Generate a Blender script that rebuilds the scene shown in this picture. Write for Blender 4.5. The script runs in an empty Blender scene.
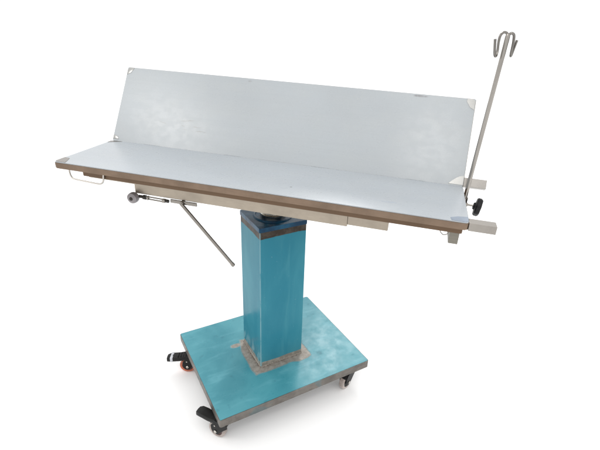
import bpy, bmesh, math, random
from mathutils import Vector, Matrix, Euler
R = math.radians
sc = bpy.context.scene
COL = sc.collection
random.seed(4)

# ------------------------------------------------------------------ helpers
def link(name, bm, mats, parent=None, M=None, smooth=30):
    me = bpy.data.meshes.new(name)
    bmesh.ops.recalc_face_normals(bm, faces=bm.faces)
    bm.to_mesh(me); bm.free()
    if not isinstance(mats, (list, tuple)): mats = [mats]
    for m in mats: me.materials.append(m)
    o = bpy.data.objects.new(name, me); COL.objects.link(o)
    if parent: o.parent = parent
    if M is not None: o.matrix_local = M
    if smooth:
        me.set_sharp_from_angle(angle=R(smooth))
        for p in me.polygons: p.use_smooth = p.area < .0010 and len(p.vertices) < 6    # big flat faces stay flat
    return o

def box(bm, x0, x1, y0, y1, z0, z1, bev=0.0, seg=2, mi=0, M=None):
    t = bmesh.new()
    vs = [t.verts.new((x, y, z)) for x in (x0, x1) for y in (y0, y1) for z in (z0, z1)]
    for f in ((0,1,3,2),(4,6,7,5),(0,4,5,1),(2,3,7,6),(0,2,6,4),(1,5,7,3)): t.faces.new([vs[i] for i in f])
    if bev: bmesh.ops.bevel(t, geom=t.edges[:], offset=bev, segments=seg, profile=.5, affect='EDGES')
    merge(bm, t, mi, M)

def merge(bm, t, mi=0, M=None):
    if M is not None: bmesh.ops.transform(t, matrix=M, verts=t.verts[:])
    bmesh.ops.recalc_face_normals(t, faces=t.faces)
    mp = {v: bm.verts.new(v.co) for v in t.verts}
    for f in t.faces:
        try: g = bm.faces.new([mp[v] for v in f.verts]); g.material_index = mi
        except ValueError: pass
    t.free()

def rslab(bm, x0, x1, y0, y1, z0, z1, r, bev=.0008, n=5, mi=0):
    """slab with corners rounded in plan by r and a fine edge bevel"""
    pts = []
    for cx, cy, a0 in ((x1-r, y1-r, 0), (x0+r, y1-r, 90), (x0+r, y0+r, 180), (x1-r, y0+r, 270)):
        for i in range(n+1):
            a = R(a0 + 90*i/n); pts.append((cx+r*math.cos(a), cy+r*math.sin(a)))
    prism(bm, pts, z0, z1, bev, mi)

def prism(bm, pts, z0, z1, bev=0, mi=0, M=None):
    t = bmesh.new()
    a = [t.verts.new((x, y, z0)) for x, y in pts]; b = [t.verts.new((x, y, z1)) for x, y in pts]
    fb = t.faces.new(a[::-1]); ft = t.faces.new(b); n = len(pts)
    for i in range(n): t.faces.new((a[i], a[(i+1) % n], b[(i+1) % n], b[i]))
    if bev:
        es = list(set(fb.edges[:]+ft.edges[:]))
        bmesh.ops.bevel(t, geom=es, offset=bev, segments=2, profile=.5, affect='EDGES')
    merge(bm, t, mi, M)

def tube(bm, pts, r, n=12, mi=0, rs=None, cap=True):
    pts = [Vector(p) for p in pts]; rings = []
    up = None
    for i, p in enumerate(pts):
        d = (pts[min(i+1, len(pts)-1)] - pts[max(i-1, 0)]).normalized()
        if up is None:
            up = Vector((0, 0, 1)) if abs(d.z) < .9 else Vector((0, 1, 0))
        u = d.cross(up).normalized(); w = u.cross(d).normalized(); up = w
        rr = rs[i] if rs else r
        rings.append([bm.verts.new(p + rr*(math.cos(2*math.pi*k/n)*u + math.sin(2*math.pi*k/n)*w)) for k in range(n)])
    for a, b in zip(rings, rings[1:]):
        for k in range(n):
            f = bm.faces.new((a[k], a[(k+1) % n], b[(k+1) % n], b[k])); f.material_index = mi
    if cap:
        for rg in (rings[0][::-1], rings[-1]):
            f = bm.faces.new(rg); f.material_index = mi

def smoothpath(P, n=8):
    """Catmull-Rom through the points"""
    P = [Vector(p) for p in P]; Q = [2*P[0]-P[1]] + P + [2*P[-1]-P[-2]]; out = []
    for i in range(1, len(Q)-2):
        for k in range(n):
            t = k/n
            out.append(.5*((2*Q[i]) + (Q[i+1]-Q[i-1])*t + (2*Q[i-1]-5*Q[i]+4*Q[i+1]-Q[i+2])*t*t + (3*Q[i]-Q[i-1]-3*Q[i+1]+Q[i+2])*t**3))
    return out + [P[-1]]

def lathe(bm, prof, n=32, axis='Z', M=None, mi=0, closed=False):
    """prof: list of (radius, height) ; revolved round Z then optionally laid along X or Y"""
    t = bmesh.new(); rings = []
    for r, h in prof:
        if r < 1e-6: rings.append([t.verts.new((0, 0, h))])
        else: rings.append([t.verts.new((r*math.cos(2*math.pi*k/n), r*math.sin(2*math.pi*k/n), h)) for k in range(n)])
    pr = list(zip(rings, rings[1:]))
    if closed: pr.append((rings[-1], rings[0]))
    for a, b in pr:
        for k in range(n):
            l = (k+1) % n
            if len(a) == 1 and len(b) == 1: continue
            if len(a) == 1: t.faces.new((a[0], b[l], b[k]))
            elif len(b) == 1: t.faces.new((a[k], a[l], b[0]))
            else: t.faces.new((a[k], a[l], b[l], b[k]))
    if axis == 'X': bmesh.ops.rotate(t, cent=(0,0,0), matrix=Matrix.Rotation(R(90), 3, 'Y'), verts=t.verts[:])
    if axis == 'Y': bmesh.ops.rotate(t, cent=(0,0,0), matrix=Matrix.Rotation(R(-90), 3, 'X'), verts=t.verts[:])
    merge(bm, t, mi, M)

# ------------------------------------------------------------------ materials
class NT:
    def __init__(s, name):
        s.m = bpy.data.materials.new(name); s.m.use_nodes = True; s.t = s.m.node_tree
        s.b = s.t.nodes['Principled BSDF']; s.tc = s.t.nodes.new('ShaderNodeTexCoord')
    def n(s, typ, **kw):
        nd = s.t.nodes.new(typ)
        for k, v in kw.items(): setattr(nd, k, v)
        return nd
    def put(s, a, b):
        if hasattr(a, 'is_output') or hasattr(a, 'links'): s.t.links.new(a, b)
        else:
            try: b.default_value = a
            except Exception: b.default_value = tuple(a)+(1,)
    def noise(s, scale, detail=4, rough=.55, stretch=(1,1,1), dist=0, off=(0,0,0)):
        mp = s.n('ShaderNodeMapping'); mp.inputs['Scale'].default_value = stretch; mp.inputs['Location'].default_value = off
        s.put(s.tc.outputs['Object'], mp.inputs['Vector'])
        nz = s.n('ShaderNodeTexNoise'); s.put(mp.outputs[0], nz.inputs['Vector'])
        nz.inputs['Scale'].default_value = scale; nz.inputs['Detail'].default_value = detail
        nz.inputs['Roughness'].default_value = rough; nz.inputs['Distortion'].default_value = dist
        return nz.outputs['Fac']
    def ramp(s, f, a, b, lo=0, hi=1):
        r = s.n('ShaderNodeMapRange'); r.interpolation_type = 'SMOOTHSTEP'
        s.put(f, r.inputs['Value']); r.inputs['From Min'].default_value = a; r.inputs['From Max'].default_value = b
        r.inputs['To Min'].default_value = lo; r.inputs['To Max'].default_value = hi
        return r.outputs[0]
    def math(s, op, a, b=0, c=0):
        m = s.n('ShaderNodeMath', operation=op)
        s.put(a, m.inputs[0]); s.put(b, m.inputs[1])
        if op in ('MULTIPLY_ADD', 'SMOOTH_MIN'): s.put(c, m.inputs[2])
        return m.outputs[0]
    def mix(s, f, a, b):
        m = s.n('ShaderNodeMix', data_type='RGBA')
        s.put(f, m.inputs['Factor']); s.put(a, m.inputs['A']) if hasattr(a, 'links') else setattr(m.inputs[6], 'default_value', tuple(a)+(1,))
        if hasattr(a, 'links'): s.t.links.new(a, m.inputs[6])
        if hasattr(b, 'links'): s.t.links.new(b, m.inputs[7])
        else: m.inputs[7].default_value = tuple(b)+(1,)
        return m.outputs[2]
    def mixf(s, f, a, b): 
        m = s.n('ShaderNodeMix', data_type='FLOAT'); s.put(f, m.inputs[0]); s.put(a, m.inputs[2]); s.put(b, m.inputs[3]); return m.outputs[0]
    def xyz(s):
        x = s.n('ShaderNodeSeparateXYZ'); s.put(s.tc.outputs['Object'], x.inputs[0]); return x.outputs
    def bump(s, h, st, dist=.001, prev=None):
        b = s.n('ShaderNodeBump'); b.inputs['Strength'].default_value = st; b.inputs['Distance'].default_value = dist
        s.put(h, b.inputs['Height'])
        if prev: s.put(prev, b.inputs['Normal'])
        s.put(b.outputs[0], s.b.inputs['Normal']); return b.outputs[0]
    def set(s, col=None, rough=None, metal=None, spec=None, **k):
        if col is not None:
            if hasattr(col, 'links'): s.put(col, s.b.inputs['Base Color'])
            else: s.b.inputs['Base Color'].default_value = tuple(col)+(1,)
        if rough is not None: s.put(rough, s.b.inputs['Roughness'])
        if metal is not None: s.put(metal, s.b.inputs['Metallic'])
        if spec is not None: s.put(spec, s.b.inputs['Specular IOR Level'])
        return s.m

def steel(name, col, rough=.35, metal=1.0, var=.25, stretch=(1, 60, 60), bump=.15, spots=.0):
    if stretch[0] == 30: stretch = (12, 12, 12)
    n = NT(name)
    g = n.noise(14, 5, .6, stretch); l = n.noise(9, 4, .6)
    c2 = tuple(x*(1-var) for x in col); c3 = tuple(min(1, x*(1+var*.8)) for x in col)
    c = n.mix(n.ramp(l, .3, .7), c2, c3)
    c = n.mix(n.ramp(g, .35, .65, 0, .35), c, c2)
    if spots: c = n.mix(n.ramp(n.noise(60, 3), .62, .72, 0, spots), c, tuple(x*.35 for x in col))
    n.bump(g, bump, .0005)
    return n.set(c, n.ramp(l, .3, .7, rough*.8, rough*1.3), metal)

def plain(name, col, rough=.5, metal=0, var=.2, scale=40, spec=.5):
    n = NT(name); l = n.noise(scale, 4)
    c = n.mix(n.ramp(l, .3, .7), tuple(x*(1-var) for x in col), tuple(min(1, x*(1+var)) for x in col))
    n.bump(l, .2, .0004)
    return n.set(c, n.ramp(l, .3, .7, rough*.85, rough*1.15), metal, spec)

def mat_panel(name, col, seed=0.0, relief=1.0, crease=.18):
    """brushed steel sheet under its milky pale-blue protective film"""
    n = NT(name)
    big = n.noise(2.2, 3, .5, (1, 1.6, 1), .3, (seed, 0, 0))
    med = n.noise(11, 2, .5, (1, 1.4, 1), .1, (seed, 3, 0))
    streak = n.noise(7, 4, .6, (.35, 26, 1), .1, (seed, 0, 0))
    scr = n.noise(5, 6, .75, (.8, 16, 1), 1.4, (seed+5, 2, 0))
    c = n.mix(n.ramp(big, .3, .7), tuple(x*.955 for x in col), tuple(x*1.04 for x in col))
    c = n.mix(n.ramp(med, .35, .7, 0, .22), c, (col[0]*1.08, col[1]*1.05, col[2]*1.0))
    c = n.mix(n.ramp(streak, .45, .7, 0, .25), c, tuple(x*.93 for x in col))
    # hair-thin wandering creases where the film has lifted
    cr = n.math('ABSOLUTE', n.math('SUBTRACT', scr, .5))
    line = n.math('MULTIPLY', n.ramp(cr, .0, .006, 1, 0), n.ramp(n.noise(3.5, 2, .5, (1,1,1), 0, (seed+2, 0, 4)), .56, .66))
    c = n.mix(n.math('MULTIPLY', line, crease), c, (.22, .21, .20))
    if seed < 1:      # seat: one dark spot and a faint bluish rub mark
        x, y, z = n.xyz()
        for (cx_, cy_, rx, ry, k, cc) in ((.130, .071, .0045, .0045, .7, (.12, .12, .12)), (.4035, .067, .040, .010, .45, (.26, .31, .40)), (-.20, .15, .05, .012, .25, (.30, .32, .34))):
            a = n.math('DIVIDE', n.math('SUBTRACT', x, cx_), rx); b = n.math('DIVIDE', n.math('SUBTRACT', y, cy_), ry)
            q = n.ramp(n.math('ADD', n.math('MULTIPLY', a, a), n.math('MULTIPLY', b, b)), .1, 1, k, 0)
            c = n.mix(q if rx < .01 else n.math('MULTIPLY', q, n.ramp(n.noise(40, 3, .6, (.4, 2, 1)), .4, .6)), c, cc)
    if seed > 1:      # backrest: scuffed streaks low on the left, smudge on the top edge
        x, y, z = n.xyz()
        def blob(cx_, cy_, rx, ry, soft=.5):
            a = n.math('DIVIDE', n.math('SUBTRACT', x, cx_), rx); b = n.math('DIVIDE', n.math('SUBTRACT', y, cy_), ry)
            return n.ramp(n.math('ADD', n.math('MULTIPLY', a, a), n.math('MULTIPLY', b, b)), soft, 1, 1, 0)
        w1 = n.noise(4, 3, .5, (1, 1, 1), 0, (8, 1, 0)); w2 = n.noise(30, 3, .6, (1, 1, 1), 0, (1, 7, 0))
        for k, (yy, xx, rr) in enumerate(((.086, -.37, .10), (.101, -.33, .045), (.070, -.30, .06))):
            t_ = n.math('ABSOLUTE', n.math('SUBTRACT', n.math('SUBTRACT', y, yy), n.math('MULTIPLY', n.math('SUBTRACT', n.noise(5+3*k, 4, .6, (1, .2, 1)), .5), .05)))
            ln = n.math('MULTIPLY', n.ramp(t_, .0006, .0018, 1, 0), blob(xx, yy, rr, .04, .3))
            c = n.mix(n.math('MULTIPLY', n.math('MULTIPLY', ln, n.ramp(w2, .42, .6)), .55), c, (.24, .23, .21))
        c = n.mix(n.math('MULTIPLY', n.math('MULTIPLY', blob(.452, .2755, .030, .0045, .2), n.ramp(w2, .35, .6)), .7), c, (.14, .13, .14))
        c = n.mix(n.math('MULTIPLY', n.math('MULTIPLY', blob(-.135, .272, .010, .004, .2), n.ramp(w2, .3, .6)), .5), c, (.16, .15, .15))
    mot = n.noise(30, 2, .5, (1, 1.3, 1), 0, (seed, 1, 0))
    h = n.math('ADD', n.math('MULTIPLY', med, .55), n.math('MULTIPLY', mot, .30))
    n.bump(h, .022*relief, .004)
    return n.set(c, n.ramp(mot, .35, .65, .27, .31), 0.0, .6)

# film-covered blue steel of the base plate, weld scar of bare metal round the column foot
def mat_base():
    n = NT('blue_film_base')
    big = n.noise(5, 4, .55, (1, 1, 1), .5); med = n.noise(22, 5, .6, (1, 1, 1), .15)
    smear = n.noise(6, 5, .6, (1, 4, 1), .5)
    blue = n.mix(n.ramp(big, .3, .7), (.040, .215, .265), (.082, .295, .345))
    blue = n.mix(n.ramp(smear, .5, .72, 0, .45), blue, (.13, .37, .43))
    blue = n.mix(n.ramp(med, .60, .75, 0, .5), blue, (.022, .125, .165))
    x, y, z = n.xyz()
    dx = n.math('SUBTRACT', n.math('ABSOLUTE', x), .0904); dy = n.math('SUBTRACT', n.math('ABSOLUTE', y), .0868)
    d = n.math('MAXIMUM', dx, dy)
    tx = n.math('MULTIPLY', n.math('ADD', x, .131), .75); ty = n.math('MULTIPLY', n.math('SUBTRACT', y, .075), 1.5)
    tip = n.math('SUBTRACT', n.math('SQRT', n.math('ADD', n.math('MULTIPLY', tx, tx), n.math('MULTIPLY', ty, ty))), -.003)
    d = n.math('MINIMUM', d, tip)
    # bare on the left, front and front-right sides only
    d = n.math('ADD', d, n.ramp(y, .0, .14, 0, .03))
    edge = n.math('ADD', d, n.math('MULTIPLY', n.math('SUBTRACT', n.noise(13, 3, .5), .5), .040))
    mask = n.ramp(edge, .031, .039, 1, 0)
    bare = n.mix(n.ramp(n.noise(60, 4, .7), .35, .65), (.235, .212, .185), (.345, .318, .285))
    bare = n.mix(n.ramp(n.noise(120, 3), .60, .75, 0, .4), bare, (.10, .075, .055))
    rim = n.math('MULTIPLY', n.ramp(edge, .0365, .039, 1, 0), n.math('SUBTRACT', 1, mask))
    c = n.mix(mask, blue, bare)
    c = n.mix(n.math('MULTIPLY', rim, .8), c, (.16, .28, .30))
    grime = n.math('MULTIPLY', n.ramp(d, .0, .012, 1, 0), n.ramp(n.noise(90, 3), .35, .6))
    c = n.mix(n.math('MULTIPLY', grime, .7), c, (.06, .04, .03))
    h = n.math('ADD', n.math('MULTIPLY', big, .8), n.math('ADD', n.math('MULTIPLY', smear, .25), n.math('MULTIPLY', med, .15)))
    p = n.bump(h, .11, .006)
    n.bump(n.math('MULTIPLY', mask, -1), .6, .0008, p)
    return n.set(c, n.mixf(mask, n.ramp(med, .3, .7, .26, .38), .5), n.math('MULTIPLY', mask, .25), .27)

def mat_column():
    n = NT('blue_film_column')
    x, y, z = n.xyz()
    big = n.noise(4, 4, .55, (1, 1, .5), .4); smear = n.noise(8, 4, .6, (2, 2, .35), .6)
    blue = n.mix(n.ramp(big, .3, .7), (.028, .172, .235), (.054, .235, .292))
    blue = n.mix(n.ramp(smear, .52, .75, 0, .35), blue, (.08, .27, .31))
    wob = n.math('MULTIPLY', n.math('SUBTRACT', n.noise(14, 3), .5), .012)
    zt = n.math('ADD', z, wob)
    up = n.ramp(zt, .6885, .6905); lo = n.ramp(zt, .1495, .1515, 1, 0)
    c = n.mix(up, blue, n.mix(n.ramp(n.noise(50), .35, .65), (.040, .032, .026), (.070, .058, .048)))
    c = n.mix(lo, c, n.mix(n.ramp(n.noise(50), .35, .65), (.20, .185, .16), (.30, .275, .24)))
    c = n.mix(n.math('MULTIPLY', n.ramp(n.noise(130, 3), .70, .78), .2), c, (.4, .5, .52))
    # worn film edge at the front corner with its highlight painted in, torn whitish film low on the left face
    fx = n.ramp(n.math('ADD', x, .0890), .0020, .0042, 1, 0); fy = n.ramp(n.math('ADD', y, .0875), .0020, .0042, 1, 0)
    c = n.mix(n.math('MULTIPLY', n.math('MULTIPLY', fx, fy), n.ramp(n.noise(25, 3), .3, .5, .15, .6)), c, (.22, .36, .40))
    lw = n.math('MULTIPLY', n.ramp(x, -.0885, -.080, 1, 0), n.ramp(z, .15, .235, 1, 0))
    c = n.mix(n.math('MULTIPLY', lw, n.ramp(n.noise(24, 4, .6, (1, 2.2, .6), .4), .48, .60, 0, .7)), c, (.22, .38, .42))
    n.bump(n.math('ADD', big, n.math('MULTIPLY', smear, .4)), .25, .004)
    return n.set(c, n.ramp(smear, .3, .7, .14, .26), 0, .06)

M_seat = mat_panel('seat_film', (.368, .397, .423), 0.0, .3, .03)
M_back = mat_panel('backrest_film', (.345, .371, .389), 3.7)
M_edge = steel('edge_steel', (.190, .136, .098), .28, .85, .22, (1.5, 60, 60))  # brown reflection of the ground is put into the base colour
M_edge2 = steel('lower_lip_steel', (.13, .085, .055), .45, .8, .18, (1, 40, 40))
M_rail = steel('rail_steel', (.34, .295, .24), .36, .85, .20, (2, 60, 60), .3)
M_bar = steel('bar_steel', (.28, .258, .232), .26, .35, .10, (1, 30, 30))
M_corner = steel('corner_steel', (.37, .37, .36), .28, .85, .12)
M_cornerd = steel('dull_corner_steel', (.30, .28, .26), .3, .85, .12)
M_cornerb = steel('filmed_corner_steel', (.30, .35, .42), .3, .6, .12)
M_rod = steel('rod_steel', (.25, .232, .21), .25, 1, .12, (30, 30, 1), .1)
M_pole = steel('pole_steel', (.33, .31, .285), .18, 1, .1, (30, 30, 1), .1)
M_hook = steel('hook_steel', (.19, .178, .165), .2, 1, .12, (30, 30, 30), .1)
M_wire = steel('wire_steel', (.52, .49, .45), .22, 1, .1, (30, 30, 30), .05)
def mat_base_edge():
    n = NT('base_edge_steel')
    a = n.noise(9, 4, .6); b = n.noise(45, 4, .7, (1, 1, 2)); f = n.noise(7, 3, .5, (1, 1, 1), .5, (4, 2, 0))
    c = n.mix(n.ramp(a, .38, .62), (.115, .104, .092), (.175, .160, .143))
    c = n.mix(n.ramp(b, .55, .72, 0, .35), c, (.05, .042, .036))
    c = n.mix(n.ramp(f, .60, .63, 0, .35), c, (.07, .17, .20))
    n.bump(b, .3, .0008)
    return n.set(c, n.ramp(b, .3, .7, .35, .55), .55)
M_bedge = mat_base_edge()
M_tube = steel('lift_tube_steel', (.48, .46, .42), .22, 1, .08, (1, 1, 60), .1)
M_cap = NT('dark_blue_film_cap'); _l = M_cap.noise(18, 4, .6)
M_cap.bump(_l, .5, .003)
M_cap = M_cap.set(M_cap.mix(M_cap.ramp(_l, .35, .7), (.003, .030, .070), (.008, .075, .140)), .25, 0, .16)
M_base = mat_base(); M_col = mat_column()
M_black = plain('black_plastic', (.007, .007, .007), .42, spec=.22)
M_grip = plain('black_rubber_grip', (.007, .007, .008), .5, spec=.25)
M_gkn = plain('grey_knob_plastic', (.20, .185, .19), .4, .2)
M_dark = plain('dark_steel', (.03, .026, .022), .4, .6)
M_print = plain('pale_print', (.42, .43, .46), .5)
M_hub = plain('dark_red_hub', (.05, .008, .006), .4)
M_red = plain('orange_red_tyre', (.52, .13, .06), .3)
M_clear = plain('pale_clear_tyre', (.50, .42, .38), .25)
for _m, _w in ((M_red, .25), (M_clear, .35)):
    _b = _m.node_tree.nodes['Principled BSDF']; _b.inputs['Transmission Weight'].default_value = _w
    _b.inputs['Coat Weight'].default_value = .3

# ------------------------------------------------------------------ frames
OT = Vector((-.003196, -.274784, .921327))
MT = Matrix.Translation(OT) @ Matrix.Rotation(.016049, 4, 'X') @ Matrix.Rotation(.012919, 4, 'Y')
BY = .7811
MB = Matrix.Rotation(BY, 4, 'Z')

table = bpy.data.objects.new('operating_table', None); COL.objects.link(table)
table.empty_display_size = .2
table['label'] = 'stainless steel veterinary operating table with pale raised back panel on a blue wheeled pedestal'
table['category'] = 'operating table'

# ------------------------------------------------------------------ pedestal
A, B = .6275/2, .5079/2
bm = bmesh.new()
rslab(bm, -A+.0022, A-.0022, -B+.0022, B-.0022, .1289, .1300, .004, .0003)
base = link('base_plate', bm, M_base, table, MB)
bm = bmesh.new()
rslab(bm, -A, A, -B, B, .0965, .1289, .006, .0013)
link('edge_frame', bm, M_bedge, base)

cx, cy, ca, cb = .0014, -.0007, .1807/2, .1735/2
bm = bmesh.new()
rslab(bm, cx-ca, cx+ca, cy-cb, cy+cb, .1302, .7135, .0028, 0, 4)
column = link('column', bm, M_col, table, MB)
bm = bmesh.new()
rslab(bm, cx-ca-.002, cx+ca+.002, cy-cb-.002, cy+cb+.002, .7135, .7300, .004, .0012)
# raised rim rings on the cap
lathe(bm, [(.062, .7298), (.064, .7335), (.067, .7345), (.070, .7335), (.072, .7298)], 48, M=Matrix.Translation((cx, cy, 0)))
link('column_cap', bm, M_cap, column)
bm = bmesh.new()   # weld bead round the foot
for (p, q) in (((-ca, -cb), (ca, -cb)), ((ca, -cb), (ca, cb)), ((ca, cb), (-ca, cb)), ((-ca, cb), (-ca, -cb))):
    P0, P1 = Vector((cx+p[0], cy+p[1], .1305)), Vector((cx+q[0], cy+q[1], .1305))
    n = 60; pts = [P0.lerp(P1, i/n) for i in range(n+1)]
    tube(bm, pts, .003, 8, rs=[.0028+.0009*math.sin(i*1.9)+random.uniform(-.0004, .0004) for i in range(n+1)])
link('weld_bead', bm, steel('weld_steel', (.34, .31, .27), .45, .7, .3, (1, 1, 1), .4, .5), column)
bm = bmesh.new()
lathe(bm, [(0, .7301), (.046, .7301), (.046, .742), (.0385, .744), (.0385, .824), (0, .824)], 48, M=Matrix.Translation((cx, cy, 0)))
link('lift_tube', bm, M_tube, table, MB)
bm = bmesh.new()
box(bm, -.10, .10, -.09, .09, .8245, .8305, .001)
link('mounting_plate', bm, M_rail, table, Matrix.Rotation(0, 4, 'Z'))

# ------------------------------------------------------------------ casters
def caster(px, py, dx, dy, tyre, hub, pedal, label):
    M = MB @ Matrix.Translation((px, py, 0)) @ Matrix.Rotation(math.atan2(dy, dx), 4, 'Z')
    bm = bmesh.new()
    box(bm, -.026, .026, -.026, .026, .0925, .0963, .001)
    lathe(bm, [(0, .0925), (.019, .0925), (.021, .088), (.019, .083), (.0, .083)], 24)
    for s in (-1, 1):
        # fork cheek: curved side plate
        prof = [(-.020, .083), (.012, .083), (.036, .074), (.048, .056), (.047, .038), (.039, .022), (.021, .022), (.010, .036), (-.006, .054), (-.020, .068)]
        Mx = Matrix.Translation((0, s*.0155, 0)) @ Matrix.Rotation(R(90), 4, 'X')
        prism(bm, prof, -.002, .002, .0007, 0, Mx)
    # hood over the wheel
    t = bmesh.new(); out = [(-.020, .083), (.012, .083), (.037, .078), (.0520, .060), (.049, .060), (.036, .0745), (.011, .0785), (-.020, .0785)]
    prism(t, out, -.0135, .0135, .0006, 0, Matrix.Rotation(R(90), 4, 'X')); merge(bm, t)
    cst = link('caster', bm, M_black, table, M); cst['label'] = label
    W = Matrix.Translation((.029, 0, .0340)) @ Matrix.Diagonal((1.09, 1.0, 1.09, 1))
    bm = bmesh.new()
    lathe(bm, [(.0215, -.0105), (.0285, -.0105), (.0305, -.0085), (.0312, -.004), (.0312, .004), (.0305, .0085), (.0285, .0105), (.0215, .0105)], 40, 'Y', W, closed=True)
    wh = link('wheel', bm, tyre, cst)
    bm = bmesh.new()
    lathe(bm, [(0, -.0108), (.008, -.0115), (.0100, -.0095), (.0195, -.0092), (.0214, -.0100), (.0214, .0100), (.0195, .0092), (.0100, .0095), (.008, .0115), (0, .0108)], 32, 'Y', W)
    link('wheel_hub', bm, hub, cst)
    for s in (-1, 1):
        bm = bmesh.new()
        lathe(bm, [(0, .0), (.0055, .0), (.0062, .0018), (.0045, .0042), (0, .0046)], 12, 'Y', Matrix.Translation((.029, s*.0176, .0340)) @ Matrix.Rotation(0 if s > 0 else math.pi, 4, 'X'))
        link('axle_bolt', bm, M_wire, cst)
    if pedal:
        bm = bmesh.new()
        # pressed brake lever: arched, flared towards its tip, with ribs
        lift = .012 if pedal == 1 else 0
        side = [(.018, .0885, .0165), (.040, .087, .0185), (.060, .082+lift*.4, .0190), (.082, .080+lift*.8, .0190), (.100, .078+lift, .0180), (.112, .0745+lift*.9, .0135)]
        top, bot = [], []
        for x, z, hw in side:
            top.append([bm.verts.new((x, y, zz)) for y, zz in ((-hw, z-.009), (-hw*.9, z), (0, z+.0022), (hw*.9, z), (hw, z-.009))])
            bot.append([bm.verts.new((x, y, z-.0175)) for y in (-hw*.92, -hw*.5, 0, hw*.5, hw*.92)])
        m = len(side)
        for i in range(m-1):
            for k in range(4):
                bm.faces.new((top[i][k], top[i][k+1], top[i+1][k+1], top[i+1][k]))
                bm.faces.new((bot[i][k], bot[i+1][k], bot[i+1][k+1], bot[i][k+1]))
            bm.faces.new((top[i][0], top[i+1][0], bot[i+1][0], bot[i][0]))
            bm.faces.new((top[i][4], bot[i][4], bot[i+1][4], top[i+1][4]))
        for e in (0, m-1):
            for k in range(4): bm.faces.new((top[e][k], top[e][k+1], bot[e][k+1], bot[e][k]))
        for i in range(4): box(bm, .030+.011*i, .034+.011*i, -.013, .013,   .083-.0010*i, .0895-.0014*i, .0008)
        link('brake_pedal', bm, M_black, cst)
        if pedal == 2:
            bm = bmesh.new()
            box(bm, .0865, .0975, -.0194, .0194, .0605, .0812, .0015)
            link('pedal_band', bm, M_print, cst)
        for s in (-1, 1):
            bm = bmesh.new()
            lathe(bm, [(0, 0), (.0034, 0), (.003, .0022), (0, .0028)], 10, 'Y', Matrix.Translation((.030, s*.0172, .062)) @ Matrix.Rotation(0 if s > 0 else math.pi, 4, 'X'))
            link('rivet', bm, M_wire, cst)
    return cst
caster(-.284, .150, -.88, .48, M_red, M_hub, 2, 'caster with orange-red tyre and pale band on its brake pedal')
caster(-.287, -.221, -.58, .81, M_clear, M_hub, 1, 'caster with translucent tyre and bare black brake pedal, nearest corner')
caster(.256, -.212, -.90, -.35, M_clear, M_black, 0, 'caster with pale tyre and no brake pedal under the right corner')
caster(.270, .200, -.90, -.20, M_clear, M_black, 0, 'caster with pale tyre under the back corner')

# ------------------------------------------------------------------ seat panel (table frame: x along, y depth, z up)
H = .6250; W1 = .2808; W2 = .2835
bm = bmesh.new()
rslab(bm, -H+.0016, H-.0016, .0016, W1-.0003, -.0030, 0, .009, .0007)
seat = link('seat_panel', bm, M_seat, table, MT)
bm = bmesh.new()
rslab(bm, -H, H, 0, W1-.0015, -.0215, -.0030, .010, .0022)
link('edge_frame', bm, M_edge, seat)
bm = bmesh.new()
rslab(bm, -.530, H-.012, .0075, W1-.02, -.0365, -.0215, .004, .001)
link('lower_lip', bm, M_edge2, seat)
def corner(parent, pts, mat, z=0, th=.0009):
    bm = bmesh.new(); prism(bm, pts, z+.0001, z+th, .0003)
    return link('corner_plate', bm, mat, parent)
e = .0022
corner(seat, [(-H+e, .010), (-H+.010, e), (-.583, e+.001), (-.590, .020), (-.602, .044), (-H+e, .048)], M_cornerd)
corner(seat, [(-H+e, W1-.030), (-.605, W1-.020), (-.580, W1-.0045), (-H+.008, W1-.0045), (-H+e, W1-.012)], M_cornerd)
corner(seat, [(H-e, .010), (H-.010, e), (.580, e+.001), (.578, .020), (.597, .032), (H-e, .038)], M_cornerb)
bm = bmesh.new()
box(bm, H-.0005, .692, .0022, .0345, -.0232, -.0012, .0014)
box(bm, .500, H-.001, .009, .032, -.0212, -.005, .001)
link('extension_bar', bm, M_bar, seat)
bm = bmesh.new()   # small wire loop under the right end
tube(bm, smoothpath([(.557, .010, -.034), (.560, .010, -.041), (.568, .010, -.0475), (.577, .010, -.044), (.583, .010, -.035)], 6), .0013, 8)
link('wire_loop', bm, M_rod, seat)

# backrest panel : its own frame hinged at the seam
dh = math.pi - 2.1096
MK = MT @ Matrix.Translation((0, W1, 0)) @ Matrix.Rotation(dh, 4, 'X')
bm = bmesh.new()
rslab(bm, -H+.0016, H-.0016, .0004, W2-.0016, -.0030, 0, .003, .0007)
back = link('backrest_panel', bm, M_back, table, MK)
bm = bmesh.new()
rslab(bm, -H, H, .0006, W2, -.0215, -.0030, .004, .0018)
link('edge_frame', bm, M_bar, back)
corner(back, [(-H+e, W2-.010), (-H+e, W2-.030), (-.607, W2-.022), (-.596, W2-.0022), (-H+.008, W2-.0022)], M_corner)
corner(back, [(H-e, W2-.008), (H-e, W2-.038), (.609, W2-.030), (.597, W2-.012), (.598, W2-.0022), (H-.008, W2-.0022)], M_corner)
corner(back, [(-H+e, .006), (-.600, .006), (-.604, .016), (-H+e, .022)], M_corner)
arc = [(.578, .0035)] + [(.578+.047*(i/8), .0035+.030*math.sin(i/8*math.pi/2)) for i in range(1, 9)] + [(H-e, .0035)]
corner(back, [(a, min(b, .034)) if a < H-e else (H-e, b) for a, b in arc], M_corner)
bm = bmesh.new()
box(bm, H-.0005, .692, .0005, .0290, -.0215, -.0012, .0014)
link('extension_bar', bm, steel('upper_bar_steel', (.33, .312, .29), .26, .45, .1, (1, 30, 30)), back)
for hx in (-.48, -.16, .16, .48):     # hinge knuckles behind the seam
    bm = bmesh.new(); tube(bm, [(hx-.03, -.004, -.028), (hx+.03, -.004, -.028)], .0065, 14)
    link('hinge', bm, M_rail, back)
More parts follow.
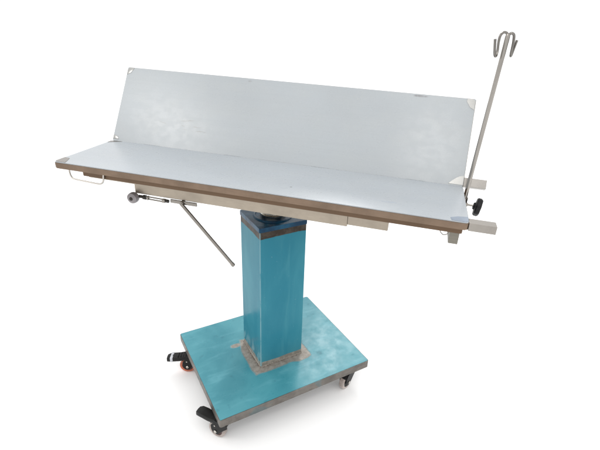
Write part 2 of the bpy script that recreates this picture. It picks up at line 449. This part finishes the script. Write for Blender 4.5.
for hx in (-.40, .40):                # ribs welded behind the backrest
    bm = bmesh.new(); box(bm, hx-.012, hx+.012, .02, .25, -.0355, -.0217, .0012)
    link('backing_rib', bm, M_rail, back)

# ------------------------------------------------------------------ support frame under the seat
bm = bmesh.new()
box(bm, -.3815, .307, .050, .074, -.0885, -.0368, .0022)
frame = link('support_rail', bm, M_rail, table, MT)
bm = bmesh.new()
box(bm, .3072, .423, .050, .074, -.0825, -.0368, .0022)
link('sliding_rail', bm, M_rail, table, MT)
bm = bmesh.new()
box(bm, -.3815, .423, .255, .279, -.0825, -.0368, .0022)
link('support_rail', bm, M_rail, table, MT)
for hx in (-.34, -.10, .10, .38):
    bm = bmesh.new(); box(bm, hx-.015, hx+.015, .0742, .2548, -.076, -.0430, .0012)
    link('cross_bar', bm, M_rail, table, MT)
bm = bmesh.new()   # square tube whose end shows under the right end
rslab(bm, .5860, .6105, .030, .26, -.0790, -.0367, .001, .0035)
link('cross_tube', bm, steel('cross_tube_steel', (.19, .178, .150), .42, .6, .2), table, MT)
bm = bmesh.new()
box(bm, -.52, -.35, .02, .045, -.0445, -.0367, .001)
link('slide_block', bm, M_rail, table, MT)

# handle
bm = bmesh.new()
hp = smoothpath([(-.5735, .004, -.0215), (-.573, .003, -.030), (-.568, .001, -.043), (-.556, -.001, -.0485), (-.510, -.002, -.0505), (-.470, -.002, -.0520), (-.457, -.001, -.049), (-.4525, .002, -.040), (-.4505, .004, -.0215)], 7)
tube(bm, hp, .0026, 10)
link('side_handle', bm, M_wire, table, MT)

# tilt mechanism: knob, clevis link, bracket, lever
bm = bmesh.new()
KN = Matrix.Translation((-.3800, .036, -.0985))
lathe(bm, [(0, -.012), (.010, -.012), (.0165, -.009), (.0178, -.004), (.0178, .004), (.0165, .008), (.009, .011), (0, .011)], 28, 'Y', KN)
lathe(bm, [(0, -.0145), (.005, -.0145), (.006, -.0125), (0, -.0118)], 16, 'Y', KN, 1)
link('adjusting_knob', bm, [M_gkn, M_dark], table, MT)
bm = bmesh.new()
tube(bm, [(-.366, .046, -.0955), (-.352, .046, -.0955), (-.350, .046, -.0958), (-.341, .046, -.0958)], .005, 12, rs=[.005, .005, .0075, .0075])
link('link_bolt', bm, M_dark, table, MT)
bm = bmesh.new()
tube(bm, [(-.2715, .046, -.0965), (-.261, .046, -.0970)], .0055, 10)
link('link_bolt', bm, M_dark, table, MT)
bm = bmesh.new()
for dz in (0, -.0078):
    tube(bm, [(-.334, .046, -.0925+dz), (-.276, .046, -.0935+dz)], .0024, 10)
box(bm, -.283, -.272, .041, .051, -.1030, -.0915, .001)
box(bm, -.337, -.331, .041, .051, -.1025, -.0905, .001)
link('turnbuckle', bm, M_rod, table, MT)
bm = bmesh.new()
box(bm, -.2560, -.165, .046, .052, -.1010, -.0890, .002)
tube(bm, [(-.2150, .040, -.0950), (-.2150, .058, -.0950)], .0065, 14)
link('lever_bracket', bm, M_rod, table, MT)
bm = bmesh.new()
a, b = Vector((-.2190, .042, -.0925)), Vector((-.0476, .050, -.2926))
L = [a.lerp(b, t) for t in (0, .02, .5, .955, .96, .99, 1)]
tube(bm, L, .0052, 14, rs=[.0045, .0055, .0055, .0055, .0064, .0064, .0045])
link('tilt_lever', bm, M_rod, table, MT)

# ------------------------------------------------------------------ drip pole with double hook
PV = .262
p0, p1 = Vector((.6345, PV, -.040)), Vector((.6500, PV, .4350))
bm = bmesh.new()
tube(bm, [p0, p0.lerp(p1, .02), p0.lerp(p1, .985), p1], .0062, 20, rs=[.0055, .0062, .0062, .0045])
pole = link('drip_pole', bm, M_pole, table, MT)
pole['label'] = 'thin steel drip pole with double hook clamped at the right end'
T = p1
for side in (0, 1):
    bm = bmesh.new()
    if side == 0:
        P = [(0, 0, -.006), (-.005, .0, .0015), (-.014, -.001, .0025), (-.021, -.002, -.005), (-.0225, -.003, -.020), (-.0205, -.005, -.040),
             (-.0215, -.010, -.053), (-.0255, -.017, -.055), (-.0300, -.022, -.046), (-.0335, -.022, -.030), (-.0365, -.021, -.014)]
    else:
        P = [(0, 0, -.006), (.005, .0, .0005), (.011, .0, .0015), (.0165, .0, -.003), (.0190, -.001, -.018), (.0195, -.002, -.036),
             (.0205, .001, -.050), (.0225, .006, -.053), (.0250, .010, -.045), (.0275, .011, -.030), (.0300, .011, -.014)]
    P = [T + Vector((p[0]*.88, p[1], p[2])) for p in P]
    tube(bm, smoothpath(P, 6), .0034, 10)
    link('pole_hook', bm, M_hook, pole)
bm = bmesh.new()   # clamp collar and screw
lathe(bm, [(.0064, -.020), (.0095, -.020), (.0095, .0), (.0064, .0)], 20, M=Matrix.Translation((.6345, PV, -.028)), closed=True)
box(bm, .622, .645, PV-.009, PV+.004, -.052, -.047, .001)
tube(bm, [(.640, PV-.006, -.0480), (.668, PV-.010, -.0480)], .0030, 12)
tube(bm, [(.640, PV-.006, -.0480), (.646, PV-.007, -.0480)], .0060, 6)
link('pole_clamp', bm, M_rod, pole)
bm = bmesh.new()   # fluted black hand knob, axis along the screw
t = bmesh.new(); n = 60; prof = [(.0, -.004), (.010, -.004), (.012, .001), (.88, .002), (1.0, .006), (1.0, .014), (.90, .0185), (.35, .0195), (.0, .0185)]
rings = []
for r, h in prof:
    r0 = r*.0275 if r > .1 else r
    if r0 < 1e-6: rings.append([t.verts.new((h, 0, 0))])
    else: rings.append([t.verts.new((h, (r0*(1+(.055*math.cos(7*2*math.pi*k/n) if r > .5 else 0)))*math.cos(2*math.pi*k/n), (r0*(1+(.055*math.cos(7*2*math.pi*k/n) if r > .5 else 0)))*math.sin(2*math.pi*k/n))) for k in range(n)])
for A_, B_ in zip(rings, rings[1:]):
    for k in range(n):
        l = (k+1) % n
        if len(A_) == 1: t.faces.new((A_[0], B_[l], B_[k]))
        elif len(B_) == 1: t.faces.new((A_[k], A_[l], B_[0]))
        else: t.faces.new((A_[k], A_[l], B_[l], B_[k]))
merge(bm, t, 0, Matrix.Translation((.6655, PV-.010, -.0480)) @ Matrix.Rotation(R(-6), 4, 'Z') @ Matrix.Rotation(R(8), 4, 'Y'))
link('clamp_knob', bm, M_grip, pole)

# ------------------------------------------------------------------ white floor
bm = bmesh.new()
vs = [bm.verts.new(p) for p in ((-150, -150, 0), (150, -150, 0), (150, 150, 0), (-150, 150, 0))]; bm.faces.new(vs)
n = NT('white_floor'); nz = n.noise(3, 2)
fl = link('floor', bm, n.set(n.mix(nz, (.93, .93, .93), (.95, .95, .95)), .75, 0, .2), smooth=0)
fl['kind'] = 'structure'

# ------------------------------------------------------------------ light
w = bpy.data.worlds.new('World'); sc.world = w; w.use_nodes = True
t = w.node_tree; bg = t.nodes['Background']
tc = t.nodes.new('ShaderNodeTexCoord'); sx = t.nodes.new('ShaderNodeSeparateXYZ'); t.links.new(tc.outputs['Generated'], sx.inputs[0])
mr = t.nodes.new('ShaderNodeMapRange'); mr.interpolation_type = 'SMOOTHSTEP'
mr.inputs['From Min'].default_value = -.05; mr.inputs['From Max'].default_value = .9
mr.inputs['To Min'].default_value = 1.06; mr.inputs['To Max'].default_value = 1.55
t.links.new(sx.outputs['Z'], mr.inputs['Value']); t.links.new(mr.outputs[0], bg.inputs['Strength'])
bg.inputs['Color'].default_value = (1, 1, 1, 1)

def area(name, loc, target, sx_, sy_, power, col):
    l = bpy.data.lights.new(name, 'AREA'); l.shape = 'RECTANGLE'; l.size = sx_; l.size_y = sy_; l.energy = power; l.color = col
    o = bpy.data.objects.new(name, l); COL.objects.link(o); o.location = loc
    o.rotation_euler = (Vector(target)-Vector(loc)).to_track_quat('-Z', 'Y').to_euler()
area('added_light_left', (-1.66, -1.46, 2.52), (-.37, .05, 1.0), .60, .34, 7.0, (1, .97, .92))  # added lamp out of view, placed to make the left backrest highlight
area('added_light_right', (.62, -1.66, 2.83), (.50, .06, 1.02), .26, .55, 5.4, (1, .97, .92))  # added lamp out of view, placed to make the right backrest highlight
area('added_light_back', (-.36, 3.72, 3.43), (.1, 0, .6), .75, .75, 42, (1, .99, .97))  # added lamp standing in for bright sky behind, for base sheen and seat shadow

# ------------------------------------------------------------------ camera
cam = bpy.data.cameras.new('camera'); co = bpy.data.objects.new('camera', cam); COL.objects.link(co)
cam.sensor_width = 36; cam.lens = 426.6269/600*36
cam.shift_x = -12.7209/600; cam.shift_y = .7873/600
cam.clip_start = .02; cam.clip_end = 500
Rm = Matrix.Rotation(.230717, 4, 'Z') @ Matrix.Rotation(-.434353, 4, 'X') @ Matrix.Rotation(-.0497, 4, 'Y')
co.matrix_world = Matrix.Translation((.46165463, -1.32895618, 1.34360441)) @ Rm @ Matrix.Rotation(R(90), 4, 'X')
sc.camera = co
sc.render.engine = 'CYCLES'
sc.render.resolution_x = 1024; sc.render.resolution_y = 768
sc.view_settings.view_transform = 'Standard'; sc.view_settings.look = 'None'
sc.view_settings.exposure = 0; sc.view_settings.gamma = 1
